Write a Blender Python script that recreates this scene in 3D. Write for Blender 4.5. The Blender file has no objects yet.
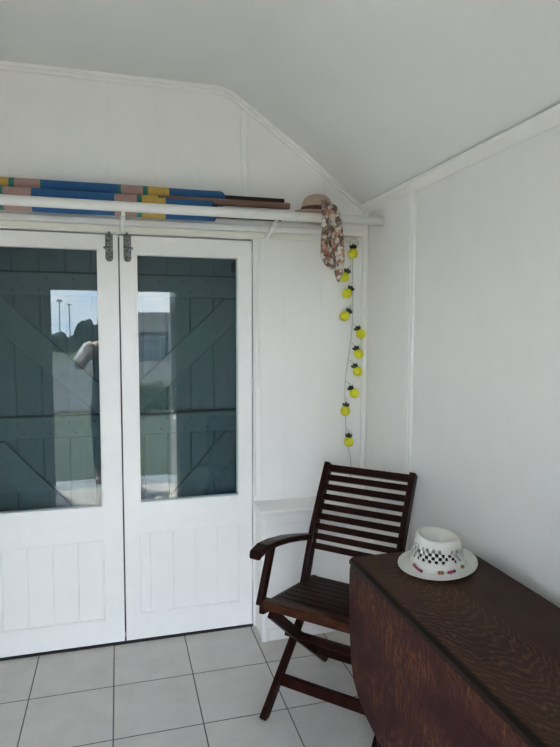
import bpy, bmesh, math, random
from mathutils import Vector, Matrix, noise
random.seed(7)
S = bpy.context.scene
COL = S.collection
PI = math.pi
W, D = 1.205, 2.714            # half width of the hut, distance of the end wall

# ------------------------------------------------------------------ camera
cam_d = bpy.data.cameras.new('camera')
cam = bpy.data.objects.new('camera', cam_d)
COL.objects.link(cam)
yaw, pitch, roll = 0.27166, 0.07557, 0.00252
fw = Vector((math.sin(yaw)*math.cos(pitch), math.cos(yaw)*math.cos(pitch), -math.sin(pitch)))
r0 = Vector((math.cos(yaw), -math.sin(yaw), 0)); u0 = r0.cross(fw)
rt = r0*math.cos(roll) + u0*math.sin(roll); up = -r0*math.sin(roll) + u0*math.cos(roll)
cam.matrix_world = Matrix(((rt.x, up.x, -fw.x, 0), (rt.y, up.y, -fw.y, 0), (rt.z, up.z, -fw.z, 1.47), (0, 0, 0, 1)))
cam_d.sensor_fit = 'VERTICAL'; cam_d.sensor_height = 36.0
cam_d.lens = 36.0*580.778/747.0
cam_d.clip_start = 0.02; cam_d.clip_end = 600
S.camera = cam

# ------------------------------------------------------------------ sky, sun, exposure
wd = bpy.data.worlds.new('sky'); S.world = wd; wd.use_nodes = True
nt = wd.node_tree; nt.nodes.clear()
def wn(t, **k):
    n = nt.nodes.new(t)
    for a, v in k.items(): setattr(n, a, v)
    return n
tc = wn('ShaderNodeTexCoord'); sep = wn('ShaderNodeSeparateXYZ')
nt.links.new(tc.outputs['Generated'], sep.inputs[0])
ramp = wn('ShaderNodeValToRGB')
ramp.color_ramp.elements[0].position = 0.0; ramp.color_ramp.elements[0].color = (0.52, 0.67, 0.86, 1)
ramp.color_ramp.elements[1].position = 0.6; ramp.color_ramp.elements[1].color = (0.30, 0.48, 0.80, 1)
nt.links.new(sep.outputs['Z'], ramp.inputs[0])
mp = wn('ShaderNodeMapping'); mp.inputs['Scale'].default_value = (3.0, 3.0, 11.0)
nz = wn('ShaderNodeTexNoise'); nz.inputs['Scale'].default_value = 1.5; nz.inputs['Detail'].default_value = 6
nt.links.new(tc.outputs['Generated'], mp.inputs[0]); nt.links.new(mp.outputs[0], nz.inputs[0])
cr = wn('ShaderNodeValToRGB')
cr.color_ramp.elements[0].position = 0.40; cr.color_ramp.elements[1].position = 0.66
nt.links.new(nz.outputs[0], cr.inputs[0])
mx = wn('ShaderNodeMixRGB'); mx.inputs[2].default_value = (1.0, 0.985, 0.96, 1)
nt.links.new(cr.outputs[0], mx.inputs[0]); nt.links.new(ramp.outputs[0], mx.inputs[1])
bg = wn('ShaderNodeBackground'); bg.inputs['Strength'].default_value = 4.8
nt.links.new(mx.outputs[0], bg.inputs[0])
ow = wn('ShaderNodeOutputWorld'); nt.links.new(bg.outputs[0], ow.inputs[0])

sun_d = bpy.data.lights.new('sun', 'SUN'); sun = bpy.data.objects.new('sun', sun_d); COL.objects.link(sun)
sun_d.energy = 16.0; sun_d.angle = 0.012; sun_d.color = (1.0, 0.95, 0.87)
sun.location = (-2, -6, 9)
sun.rotation_euler = (math.radians(27), 0, math.radians(-22))     # high in the sky, behind the camera

por_d = bpy.data.lights.new('door_portal', 'AREA'); por = bpy.data.objects.new('door_portal', por_d); COL.objects.link(por)
por_d.shape = 'RECTANGLE'; por_d.size = 1.10; por_d.size_y = 1.82
por.location = (-0.05, -0.2, 0.91); por.rotation_euler = (PI/2, 0, PI)   # lets the sky in through the open doorway
por_d.cycles.is_portal = True

S.view_settings.view_transform = 'Standard'; S.view_settings.look = 'None'
S.view_settings.gamma = 1.0; S.view_settings.use_curve_mapping = False
S.view_settings.exposure = 1.66
S.cycles.use_denoising = True
S.cycles.max_bounces = 16; S.cycles.diffuse_bounces = 10; S.cycles.glossy_bounces = 6
S.cycles.transparent_max_bounces = 16; S.cycles.sample_clamp_indirect = 8.0

# ------------------------------------------------------------------ materials
class NT:
    def __init__(s, name):
        s.m = bpy.data.materials.new(name); s.m.use_nodes = True
        s.t = s.m.node_tree; s.b = s.t.nodes['Principled BSDF']; s.out = s.t.nodes['Material Output']
    def n(s, typ, ins=None, **k):
        x = s.t.nodes.new(typ)
        for a, v in k.items(): setattr(x, a, v)
        for a, v in (ins or {}).items():
            if isinstance(v, bpy.types.NodeSocket): s.t.links.new(v, x.inputs[a])
            else: x.inputs[a].default_value = v
        return x
    def l(s, a, b): s.t.links.new(a, b)
    def obj(s, scale=(1, 1, 1), rot=(0, 0, 0), loc=(0, 0, 0)):
        c = s.n('ShaderNodeTexCoord')
        m = s.n('ShaderNodeMapping', {'Vector': c.outputs['Object'], 'Scale': scale, 'Rotation': rot, 'Location': loc})
        return m.outputs[0]
    def ramp(s, fac, stops, interp='LINEAR'):
        r = s.n('ShaderNodeValToRGB', {0: fac}); e = r.color_ramp; e.interpolation = interp
        while len(e.elements) < len(stops): e.elements.new(0.5)
        for i, (p, c) in enumerate(stops):
            e.elements[i].position = p; e.elements[i].color = (*c, 1) if len(c) == 3 else c
        return r.outputs[0]
    def math(s, op, a, b=0.0):
        x = s.n('ShaderNodeMath', {0: a, 1: b}, operation=op); return x.outputs[0]
    def mix(s, fac, a, b, blend='MIX'):
        x = s.n('ShaderNodeMixRGB', {0: fac}, blend_type=blend)
        for i, v in ((1, a), (2, b)):
            if isinstance(v, bpy.types.NodeSocket): s.l(v, x.inputs[i])
            else: x.inputs[i].default_value = (*v, 1)
        return x.outputs[0]
    def bump(s, h, dist=0.002, strength=1.0):
        b = s.n('ShaderNodeBump', {'Height': h, 'Distance': dist, 'Strength': strength}); s.l(b.outputs[0], s.b.inputs['Normal'])

def plain(name, col, rough=0.5, var=0.06, scale=14.0, metal=0.0, bump=0.0006):
    t = NT(name); v = t.obj()
    nz = t.n('ShaderNodeTexNoise', {'Vector': v, 'Scale': scale, 'Detail': 4.0}).outputs[0]
    lo = tuple(c*(1-var) for c in col); hi = tuple(min(1, c*(1+var)) for c in col)
    t.l(t.ramp(nz, [(0.3, lo), (0.7, hi)]), t.b.inputs['Base Color'])
    t.b.inputs['Roughness'].default_value = rough; t.b.inputs['Metallic'].default_value = metal
    if bump: t.bump(nz, bump)
    return t.m

def boarded(name, col, axis, pitch, off=0.0, groove=0.004, depth=0.003, rough=0.5):
    """painted tongue-and-groove boards: V grooves every `pitch` metres along `axis`"""
    t = NT(name); c = t.n('ShaderNodeTexCoord'); sx = t.n('ShaderNodeSeparateXYZ', {0: c.outputs['Object']})
    x = t.math('DIVIDE', t.math('ADD', sx.outputs[axis], off), pitch)
    f = t.math('SUBTRACT', x, t.math('ROUND', x)); f = t.math('MULTIPLY', t.math('ABSOLUTE', f), pitch/groove)
    g = t.math('MINIMUM', f, 1.0)
    nz = t.n('ShaderNodeTexNoise', {'Vector': c.outputs['Object'], 'Scale': 9.0, 'Detail': 3.0}).outputs[0]
    base = t.ramp(nz, [(0.3, tuple(k*0.975 for k in col)), (0.7, col)])
    t.l(base, t.b.inputs['Base Color']); t.b.inputs['Roughness'].default_value = rough
    h = t.math('ADD', g, t.math('MULTIPLY', nz, 0.12)); t.bump(h, depth)
    return t.m

WHITE = (0.84, 0.83, 0.805)
M = {}
M['paint'] = plain('white_paint', WHITE, 0.45, 0.02)
M['cream'] = plain('cream_paint', (0.76, 0.75, 0.68), 0.45, 0.03)
M['endwall'] = boarded('white_boards_end', WHITE, 0, 0.20, 0.03, 0.003, 0.0006)
M['sidewall'] = boarded('white_boards_side', (0.83, 0.82, 0.80), 1, 0.20, 0.02, 0.003, 0.0006)
M['panel'] = boarded('white_door_panel', (0.86, 0.85, 0.83), 0, 0.107, -0.021, 0.0035, 0.0015)
M['ceil'] = plain('white_ceiling', (0.74, 0.74, 0.73), 0.6, 0.02, 5.0)
M['doorwhite'] = plain('white_gloss_paint', (0.86, 0.85, 0.83), 0.35, 0.015, 20)
M['bolt'] = plain('hammered_metal', (0.20, 0.20, 0.20), 0.4, 0.85, 150, 0.6, 0.001)
M['gap'] = plain('gap_shade_and_black_parts', (0.02, 0.02, 0.02), 0.8)  # near-black: painted shade under the doors, also small dark fittings
M['rust'] = plain('rusty_hinge', (0.30, 0.22, 0.17), 0.6, 0.5, 90)

def glass():
    t = NT('window_glass'); t.t.nodes.remove(t.b)
    tr = t.n('ShaderNodeBsdfTransparent', {'Color': (0.86, 0.93, 0.93, 1)})
    gl = t.n('ShaderNodeBsdfGlossy', {'Color': (1, 1, 1, 1), 'Roughness': 0.0})
    fr = t.n('ShaderNodeFresnel', {'IOR': 1.39})
    mxs = t.n('ShaderNodeMixShader', {0: fr.outputs[0], 1: tr.outputs[0], 2: gl.outputs[0]})
    t.l(mxs.outputs[0], t.out.inputs[0]); return t.m
M['glass'] = glass()

def teal():
    t = NT('teal_painted_boards'); c = t.n('ShaderNodeTexCoord'); sx = t.n('ShaderNodeSeparateXYZ', {0: c.outputs['Object']})
    x = t.math('DIVIDE', sx.outputs[0], 0.112)
    f = t.math('ABSOLUTE', t.math('SUBTRACT', x, t.math('ROUND', x)))
    g = t.math('MINIMUM', t.math('MULTIPLY', f, 22.0), 1.0)
    nz = t.n('ShaderNodeTexNoise', {'Vector': t.obj((6, 6, 1.2)), 'Scale': 6.0, 'Detail': 5.0}).outputs[0]
    t.l(t.ramp(nz, [(0.25, (0.046, 0.075, 0.088)), (0.75, (0.068, 0.103, 0.116))]), t.b.inputs['Base Color'])
    t.b.inputs['Roughness'].default_value = 0.55; t.bump(g, 0.004); return t.m
M['teal'] = teal()
M['gap_shade'] = plain('painted_gap_shade', (0.006, 0.009, 0.010), 0.8)  # near-black for the shadow lines painted along ledges and braces
M['teal_bar'] = plain('teal_painted_timber', (0.067, 0.100, 0.110), 0.55, 0.12, 25)

def tiles():
    s, x0, y0 = 0.32544, -0.0424, 2.3915
    t = NT('grey_floor_tiles'); c = t.n('ShaderNodeTexCoord'); sx = t.n('ShaderNodeSeparateXYZ', {0: c.outputs['Object']})
    ds, ids = [], []
    for ax, o in ((0, x0), (1, y0)):
        x = t.math('DIVIDE', t.math('SUBTRACT', sx.outputs[ax], o), s)
        ds.append(t.math('MULTIPLY', t.math('ABSOLUTE', t.math('SUBTRACT', x, t.math('ROUND', x))), s))
        ids.append(t.math('FLOOR', x))
    d = t.math('MINIMUM', ds[0], ds[1])
    g = t.ramp(t.math('MULTIPLY', d, 100.0), [(0.17, (0, 0, 0)), (0.30, (1, 1, 1))])
    wn_ = t.n('ShaderNodeTexWhiteNoise', noise_dimensions='2D')
    cb = t.n('ShaderNodeCombineXYZ', {0: ids[0], 1: ids[1]}); t.l(cb.outputs[0], wn_.inputs['Vector'])
    nz = t.n('ShaderNodeTexNoise', {'Vector': c.outputs['Object'], 'Scale': 7.0, 'Detail': 6.0, 'Roughness': 0.65}).outputs[0]
    nf = t.n('ShaderNodeTexNoise', {'Vector': c.outputs['Object'], 'Scale': 90.0, 'Detail': 2.0}).outputs[0]
    base = t.ramp(nz, [(0.3, (0.46, 0.435, 0.40)), (0.7, (0.58, 0.555, 0.515))])
    base = t.mix(0.25, base, t.ramp(wn_.outputs[0], [(0, (0.46, 0.435, 0.40)), (1, (0.61, 0.585, 0.545))]))
    base = t.mix(0.15, base, t.ramp(nf, [(0.3, (0.28, 0.27, 0.26)), (0.7, (0.5, 0.49, 0.48))]))
    t.l(t.mix(g, (0.085, 0.078, 0.07), base), t.b.inputs['Base Color'])
    t.b.inputs['Roughness'].default_value = 0.42; t.b.inputs['Specular IOR Level'].default_value = 0.35
    t.bump(g, 0.0015); return t.m
M['tile'] = tiles()

def wood(name, dark, light, rot=(0, 0, 0), stretch=(1, 1, 14), scale=7.0, rough=0.38):
    t = NT(name); v = t.obj(stretch, rot)
    nz = t.n('ShaderNodeTexNoise', {'Vector': v, 'Scale': scale, 'Detail': 6.0, 'Roughness': 0.6}).outputs[0]
    t.l(t.ramp(nz, [(0.3, dark), (0.7, light)]), t.b.inputs['Base Color'])
    t.b.inputs['Roughness'].default_value = rough; t.b.inputs['Specular IOR Level'].default_value = 0.12; t.bump(nz, 0.0005); return t.m
M['chair'] = wood('dark_red_hardwood', (0.0085, 0.0019, 0.0017), (0.023, 0.0052, 0.0040), (0, 0, 0.75), (30, 4, 30), 1.2, 0.36)
M['chair_edge'] = wood('worn_hardwood_edge', (0.020, 0.006, 0.0035), (0.060, 0.020, 0.009), (0, 0, 0.75), (30, 4, 30), 1.2, 0.36)
M['poledark'] = wood('dark_pole_wood', (0.022, 0.014, 0.011), (0.045, 0.028, 0.022), (0, 0, 0), (2, 30, 30), 2.0, 0.5)
M['polebrown'] = wood('brown_pole_wood', (0.13, 0.072, 0.052), (0.24, 0.145, 0.11), (0, 0, 0), (2, 30, 30), 2.0, 0.55)

def oak(name, vert):
    """dark stained oak: irregular cathedral arches along y with pale flecks"""
    t = NT(name); c = t.n('ShaderNodeTexCoord')
    sx = t.n('ShaderNodeSeparateXYZ', {0: c.outputs['Object']})
    X, Y = sx.outputs[2 if vert else 0], sx.outputs[1]
    wob = t.n('ShaderNodeTexNoise', {'Vector': t.obj((5, 2.5, 5)), 'Scale': 2.2, 'Detail': 5.0, 'Roughness': 0.65}).outputs[0]
    xx = t.math('ADD', X, -0.52 if vert else 0.085)
    xx2 = t.math('MULTIPLY', t.math('MULTIPLY', xx, xx), 3.0 if vert else 9.0)
    ph = t.math('ADD', t.math('SUBTRACT', Y, xx2), t.math('MULTIPLY', wob, 0.30 if vert else 0.20))
    w = t.math('SINE', t.math('MULTIPLY', ph, 150.0 if vert else 205.0))
    w = t.math('POWER', t.math('MAXIMUM', w, 0.0), 2.5)
    fine = t.n('ShaderNodeTexNoise', {'Vector': t.obj((70, 4, 70)), 'Scale': 3.0, 'Detail': 5.0}).outputs[0]
    fleck = t.n('ShaderNodeTexNoise', {'Vector': t.obj((26, 24, 7) if vert else (26, 9, 26), (0.45, 0, 0)), 'Scale': 3.2, 'Detail': 4.0, 'Roughness': 0.7}).outputs[0]
    patch = t.n('ShaderNodeTexNoise', {'Vector': t.obj((3.2, 1.5, 3.2), (0, 0, 0), (0.3, 0.2, 0.1)), 'Scale': 2.0, 'Detail': 2.0}).outputs[0]
    pm = t.ramp(patch, [(0.40, (0, 0, 0)), (0.62, (1, 1, 1))])
    if vert: b0, b1, b2, lite = (0.014, 0.0042, 0.0060), (0.033, 0.0095, 0.0125), (0.040, 0.0130, 0.0095), (0.155, 0.058, 0.024)
    else:    b0, b1, b2, lite = (0.018, 0.0072, 0.0065), (0.043, 0.0175, 0.0148), (0.048, 0.0260, 0.0140), (0.125, 0.070, 0.038)
    base = t.ramp(fine, [(0.3, b0), (0.7, b1)])
    base = t.mix(t.math('MULTIPLY', pm, 0.6), base, b2)
    fl_ = t.ramp(fleck, [(0.50, (0,)*3), (0.68, (1,)*3)])
    if vert:
        fm = t.math('MULTIPLY', t.math('ADD', t.math('MULTIPLY', w, 0.30), t.math('MULTIPLY', fl_, 0.75)), t.ramp(patch, [(0.40, (0.05,)*3), (0.62, (0.95,)*3)]))
    else:
        # the arched board is the one by the near edge; the board beyond is plainer
        brd = t.ramp(t.math('ADD', X, 0.5), [(0.50, (1,)*3), (0.515, (0.22,)*3)])
        fm = t.math('MULTIPLY', t.math('MULTIPLY', w, brd), t.ramp(fleck, [(0.34, (0.12,)*3), (0.60, (0.72,)*3)]))
    t.l(t.mix(fm, base, lite), t.b.inputs['Base Color'])
    t.b.inputs['Roughness'].default_value = 0.5; t.b.inputs['Specular IOR Level'].default_value = 0.10; t.bump(fine, 0.0006); return t.m
M['oak'] = oak('dark_oak_top', False); M['oak_leaf'] = oak('dark_oak_leaf', True)
M['oak_edge'] = wood('black_brown_oak_edge', (0.004, 0.003, 0.0025), (0.013, 0.008, 0.0055), (0, 0, 0), (30, 3, 30), 2.0, 0.45)

def straw(name, col, n=190.0, rough=0.7):
    t = NT(name); c = t.n('ShaderNodeTexCoord')
    ws = []
    for d in ((1, 0.6, 1), (-1, 0.6, 1)):
        m = t.n('ShaderNodeMapping', {'Vector': c.outputs['Object'], 'Scale': d})
        ws.append(t.n('ShaderNodeTexWave', {'Vector': m.outputs[0], 'Scale': n*.62, 'Distortion': 0.6}, wave_type='BANDS', bands_direction='DIAGONAL').outputs[1])
    h = t.math('MULTIPLY', ws[0], ws[1])
    t.l(t.ramp(h, [(0.0, tuple(k*0.74 for k in col)), (0.55, col)]), t.b.inputs['Base Color'])
    t.b.inputs['Roughness'].default_value = rough; t.bump(h, 0.001); return t.m
M['straw'] = straw('white_straw', (0.80, 0.79, 0.74)); M['straw_cream'] = straw('cream_straw', (0.80, 0.77, 0.64))
M['straw_pink'] = straw('pinkish_straw', (0.56, 0.41, 0.32), 240)
M['hatband'] = plain('dark_brown_ribbon', (0.09, 0.035, 0.028), 0.7, 0.5, 120)
M['bead_brown'] = plain('brown_bead', (0.24, 0.11, 0.045), 0.4, 0.3, 200)
M['bead_pink'] = plain('crimson_bead', (0.36, 0.03, 0.09), 0.4, 0.3, 200)
M['bead_black'] = plain('black_bead', (0.015, 0.013, 0.015), 0.35)
M['cord'] = plain('pale_cord', (0.62, 0.60, 0.55), 0.7)

def floral():
    t = NT('floral_scarf'); v = t.obj((1, 1, 1))
    wob = t.n('ShaderNodeTexNoise', {'Vector': v, 'Scale': 40.0, 'Detail': 3.0})
    vv = t.n('ShaderNodeMixRGB', {0: 0.045, 1: v, 2: wob.outputs[1]}).outputs[0]
    vo = t.n('ShaderNodeTexVoronoi', {'Vector': vv, 'Scale': 46.0}, feature='F1')
    sp = t.n('ShaderNodeSeparateColor', {0: vo.outputs['Color']})
    col = t.ramp(sp.outputs[0], [(0.0, (0.60, 0.54, 0.48)), (0.28, (0.50, 0.25, 0.16)), (0.45, (0.22, 0.18, 0.14)), (0.60, (0.52, 0.30, 0.20)), (0.72, (0.66, 0.60, 0.53)), (0.9, (0.28, 0.12, 0.09))], 'CONSTANT')
    edge = t.ramp(vo.outputs['Distance'], [(0.50, (0, 0, 0)), (0.75, (1, 1, 1))])
    t.l(t.mix(edge, col, (0.11, 0.075, 0.055)), t.b.inputs['Base Color'])
    t.b.inputs['Roughness'].default_value = 0.8; return t.m
M['floral'] = floral()

def stripes(name, cuts, shade=1.0):
    """woven stripes across the length; cuts = [(x, colour name)] in metres along the roll"""
    P = dict(yellow=(0.60, 0.40, 0.09), green=(0.035, 0.19, 0.17), pink=(0.46, 0.30, 0.27), blue=(0.022, 0.115, 0.30))
    t = NT(name); c = t.n('ShaderNodeTexCoord'); sx = t.n('ShaderNodeSeparateXYZ', {0: c.outputs['Object']})
    x0, x1 = -1.2, 0.6
    f = t.math('DIVIDE', t.math('SUBTRACT', sx.outputs[0], x0), x1-x0)
    col = t.ramp(f, [(max(0.0, (x-x0)/(x1-x0)), P[k]) for x, k in cuts], 'CONSTANT')
    nz = t.n('ShaderNodeTexNoise', {'Vector': t.obj((260, 30, 30)), 'Scale': 1.0, 'Detail': 3.0}).outputs[0]
    t.l(t.mix(0.45, col, t.ramp(nz, [(0.3, (0.45,)*3), (0.7, (1.0,)*3)]), 'MULTIPLY'), t.b.inputs['Base Color'])
    t.b.inputs['Roughness'].default_value = 0.85; t.bump(nz, 0.001); return t.m

def bulb():
    t = NT('yellow_pineapple_plastic'); v = t.obj()
    vo = t.n('ShaderNodeTexVoronoi', {'Vector': v, 'Scale': 150.0}).outputs['Distance']
    t.l(t.ramp(vo, [(0.0, (0.84, 0.78, 0.02)), (0.8, (0.66, 0.66, 0.02))]), t.b.inputs['Base Color'])
    t.b.inputs['Roughness'].default_value = 0.35; t.b.inputs['Subsurface Weight'].default_value = 0.25
    t.b.inputs['Subsurface Radius'].default_value = (0.01, 0.008, 0.001)
    t.bump(vo, 0.001); return t.m
M['bulb'] = bulb()
M['leafgreen'] = plain('dark_green_plastic', (0.005, 0.034, 0.014), 0.45, 0.3, 90)
M['wire'] = plain('clear_grey_wire', (0.42, 0.43, 0.42), 0.4)
M['knob'] = plain('ivory_knob', (0.72, 0.70, 0.62), 0.35)

# outdoors
def ground_mat():
    t = NT('lawn_grass'); v = t.obj()
    n1 = t.n('ShaderNodeTexNoise', {'Vector': v, 'Scale': 22.0, 'Detail': 8.0, 'Roughness': 0.75}).outputs[0]
    n2 = t.n('ShaderNodeTexNoise', {'Vector': v, 'Scale': 3.0, 'Detail': 3.0}).outputs[0]
    c1 = t.ramp(n1, [(0.3, (0.004, 0.010, 0.004)), (0.65, (0.075, 0.100, 0.050))])
    c2 = t.ramp(n2, [(0.4, (0.02, 0.034, 0.017)), (0.7, (0.06, 0.06, 0.042))])
    t.l(t.mix(0.4, c1, c2), t.b.inputs['Base Color']); t.b.inputs['Roughness'].default_value = 0.9; t.bump(n1, 0.02); return t.m
M['grass'] = ground_mat()
M['road'] = plain('grey_road', (0.045, 0.05, 0.053), 0.85, 0.15, 4)
M['hedge'] = plain('hedge_leaves', (0.05, 0.065, 0.03), 0.8, 0.6, 30, 0, 0.03)
M['treeleaf'] = plain('dark_tree_leaves', (0.012, 0.02, 0.015), 0.85, 0.5, 5, 0, 0.1)
M['roofgrey'] = plain('grey_roof', (0.06, 0.066, 0.07), 0.8, 0.2, 8)
M['render'] = plain('white_render', (0.22, 0.23, 0.25), 0.8, 0.05)
M['darkpane'] = plain('dark_window', (0.06, 0.08, 0.10), 0.2, 0.1)
M['stone'] = plain('pale_sill', (0.22, 0.25, 0.28), 0.6, 0.08)
M['skin'] = plain('skin', (0.45, 0.27, 0.20), 0.5, 0.05)
M['darkcloth'] = plain('dark_cloth', (0.035, 0.04, 0.05), 0.85, 0.15, 60)
M['whitecloth'] = plain('white_cloth', (0.78, 0.78, 0.78), 0.85, 0.05, 60)
M['hair'] = plain('dark_hair', (0.035, 0.024, 0.018), 0.5, 0.3, 90)
M['phone'] = plain('black_phone', (0.01, 0.01, 0.012), 0.25)

# ------------------------------------------------------------------ mesh helpers
WM = {}                                                   # world matrices of the empties
class MB:
    def __init__(s): s.b = bmesh.new()
    def _add(s, vs, fs):
        v = [s.b.verts.new(p) for p in vs]
        for f in fs:
            try: s.b.faces.new([v[i] for i in f])
            except ValueError: pass
        return s
    def box(s, x0, x1, y0, y1, z0, z1):
        vs = [(x, y, z) for x in (x0, x1) for y in (y0, y1) for z in (z0, z1)]
        return s._add(vs, [(0, 1, 3, 2), (4, 6, 7, 5), (0, 4, 5, 1), (2, 3, 7, 6), (0, 2, 6, 4), (1, 5, 7, 3)])
    def bar(s, a, b, w, t, side=(0, 0, 1)):
        """rectangular bar from a to b; w across `side`, t along the third axis"""
        a, b = Vector(a), Vector(b); d = (b-a).normalized(); sd = Vector(side)
        t3 = d.cross(sd).normalized(); sd = t3.cross(d).normalized()
        vs = [p + sd*i*w/2 + t3*j*t/2 for p in (a, b) for i, j in ((-1, -1), (1, -1), (1, 1), (-1, 1))]
        return s._add(vs, [(3, 2, 1, 0), (4, 5, 6, 7)] + [(i, (i+1) % 4, 4+(i+1) % 4, 4+i) for i in range(4)])
    def sweep(s, pts, w, t, side):
        """rectangular section swept on a polyline; w along `side`, t normal to path and side; w, t may be lists"""
        pts = [Vector(p) for p in pts]; sd = Vector(side).normalized(); n = len(pts); vs = []; fs = []
        for k, p in enumerate(pts):
            d = (pts[min(k+1, n-1)] - pts[max(k-1, 0)]).normalized(); t3 = d.cross(sd).normalized()
            ww = w[k] if isinstance(w, (list, tuple)) else w; tt = t[k] if isinstance(t, (list, tuple)) else t
            vs += [p + sd*i*ww/2 + t3*j*tt/2 for i, j in ((-1, -1), (1, -1), (1, 1), (-1, 1))]
        for k in range(n-1):
            for i in range(4): fs.append((4*k+i, 4*k+(i+1) % 4, 4*k+4+(i+1) % 4, 4*k+4+i))
        fs += [(3, 2, 1, 0), tuple(4*n-4+i for i in range(4))]
        return s._add(vs, fs)
    def tube(s, pts, r, seg=12, cap=True):
        pts = [Vector(p) for p in pts]; n = len(pts); vs = []; fs = []
        ref = None
        for k, p in enumerate(pts):
            d = (pts[min(k+1, n-1)] - pts[max(k-1, 0)]).normalized()
            if ref is None: ref = d.orthogonal().normalized()
            ref = (ref - d*ref.dot(d)).normalized(); o = d.cross(ref)
            rr = r[k] if isinstance(r, (list, tuple)) else r
            vs += [p + (ref*math.cos(2*PI*i/seg) + o*math.sin(2*PI*i/seg))*rr for i in range(seg)]
        for k in range(n-1):
            for i in range(seg): fs.append((seg*k+i, seg*k+(i+1) % seg, seg*k+seg+(i+1) % seg, seg*k+seg+i))
        if cap: fs += [tuple(range(seg-1, -1, -1)), tuple(seg*(n-1)+i for i in range(seg))]
        return s._add(vs, fs)
    def lathe(s, prof, c=(0, 0, 0), seg=24, f=None):
        """profile [(r, z)] about z through c; f(theta, r, z) -> point for shaped solids"""
        vs = []; fs = []; n = len(prof)
        for r, z in prof:
            for i in range(seg):
                th = 2*PI*i/seg
                q = f(th, r, z) if f else Vector((r*math.cos(th), r*math.sin(th), z))
                vs.append(Vector(c) + Vector(q))
        for k in range(n-1):
            for i in range(seg): fs.append((seg*k+i, seg*k+(i+1) % seg, seg*k+seg+(i+1) % seg, seg*k+seg+i))
        return s._add(vs, fs)
    def poly(s, pts, ext):
        """prism: polygon pts extruded by vector ext"""
        pts = [Vector(p) for p in pts]; e = Vector(ext); n = len(pts)
        return s._add(pts + [p+e for p in pts], [tuple(range(n-1, -1, -1)), tuple(range(n, 2*n))] + [(i, (i+1) % n, n+(i+1) % n, n+i) for i in range(n)])
    def ball(s, c, r, sc=(1, 1, 1), seg=16):
        prof = [(max(r*math.sin(PI*k/10), 1e-5), -r*math.cos(PI*k/10)) for k in range(11)]
        return s.lathe([(a, b) for a, b in prof], c, seg, lambda th, a, b: Vector((a*math.cos(th)*sc[0], a*math.sin(th)*sc[1], b*sc[2])))
    def build(s, name, mat, parent=None, bevel=0.0, smooth=False, at=None, seg=2):
        bmesh.ops.remove_doubles(s.b, verts=s.b.verts, dist=1e-5)
        bmesh.ops.recalc_face_normals(s.b, faces=s.b.faces)
        base = None
        if parent is not None: base = WM[parent.name]
        elif at is not None: base = Matrix.Translation(at)
        if base is not None: s.b.transform(base.inverted())
        me = bpy.data.meshes.new(name); s.b.to_mesh(me); s.b.free()
        if mat: me.materials.append(mat)
        o = bpy.data.objects.new(name, me); COL.objects.link(o)
        if parent is not None: o.parent = parent; WM[o.name] = base
        else:
            if base is not None: o.matrix_world = base
            WM[o.name] = base if base is not None else Matrix()
        if bevel:
            b = o.modifiers.new('bevel', 'BEVEL'); b.width = bevel; b.segments = seg; b.limit_method = 'ANGLE'; b.angle_limit = math.radians(40)
        if smooth:
            for p in me.polygons: p.use_smooth = True
        return o
def tag(o, label, cat=None, group=None):
    o['label'] = label
    if cat: o['category'] = cat
    if group: o['group'] = group
    return o
def thing(name, loc, label, cat, group=None, rz=0.0):
    o = bpy.data.objects.new(name, None); COL.objects.link(o); o.empty_display_size = 0.1
    m = Matrix.Translation(loc) @ Matrix.Rotation(rz, 4, 'Z'); o.matrix_world = m; WM[o.name] = m
    return tag(o, label, cat, group)
def struct(o):
    o['kind'] = 'structure'; return o

# ------------------------------------------------------------------ the room
fl = struct(MB().box(-W-.1, W+.1, -.10, D+.18, -.06, 0).build('floor', M['tile']))
def ridge(z_off=0.0):
    """half profile of the ceiling: wall top -> slope -> soft bend -> flat"""
    pts = [(W, 2.055)]
    a, b, c = Vector((0.575, 2.518)), Vector((0.510, 2.570)), Vector((0.44, 2.570))
    pts.append((0.85, 2.33))
    for k in range(9):
        t = k/8; q = a*(1-t)**2 + b*2*t*(1-t) + c*t*t; pts.append((q.x, q.y))
    return pts
prof = ridge(); full = prof + [(-x, z) for x, z in reversed(prof)]
# ceiling: sheet bent over the room, given thickness
m = MB(); n = len(full)
ys = (-.2, D+.12)
vs = [(x, y, z+dz) for dz in (0, .05) for y in ys for x, z in full]
fs = []
for k in range(n-1):
    fs.append((k, k+1, n+k+1, n+k)); fs.append((2*n+k, 3*n+k, 3*n+k+1, 2*n+k+1))
    fs.append((k, 2*n+k, 2*n+k+1, k+1)); fs.append((n+k, n+k+1, 3*n+k+1, 3*n+k))
fs += [(0, n, 3*n, 2*n), (n-1, 3*n-1, 4*n-1, 2*n-1)]
m._add(vs, fs)
ce = struct(m.build('ceiling', M['ceil'], smooth=True))
es = ce.modifiers.new('split', 'EDGE_SPLIT'); es.split_angle = math.radians(35)

struct(MB().box(W, W+.1, -.2, D+.12, 0, 2.06).build('wall_right', M['sidewall']))
struct(MB().box(-W-.1, -W, -.2, D+.12, 0, 2.06).build('wall_left', M['sidewall']))
m = MB()                                                   # end wall round the double door
y0, y1 = D, D+.106
m.box(.622, W, y0, y1, 0, 1.894); m.box(-W, -.622, y0, y1, 0, 1.894)
m.poly([(W, y0, 1.894)] + [(x, y0, z-.001) for x, z in full] + [(-W, y0, 1.894)], (0, y1-y0, 0))
struct(m.build('wall_back', M['endwall']))
m = MB()                                                   # wall behind the camera round the open doorway
y0, y1 = -.2, -.1
m.box(.50, W, y0, y1, 0, 1.822); m.box(-W, -.60, y0, y1, 0, 1.822)
m.poly([(W, y0, 1.822)] + [(x, y0, z-.001) for x, z in full] + [(-W, y0, 1.822)], (0, y1-y0, 0))
struct(m.build('wall_front', M['endwall']))

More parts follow.
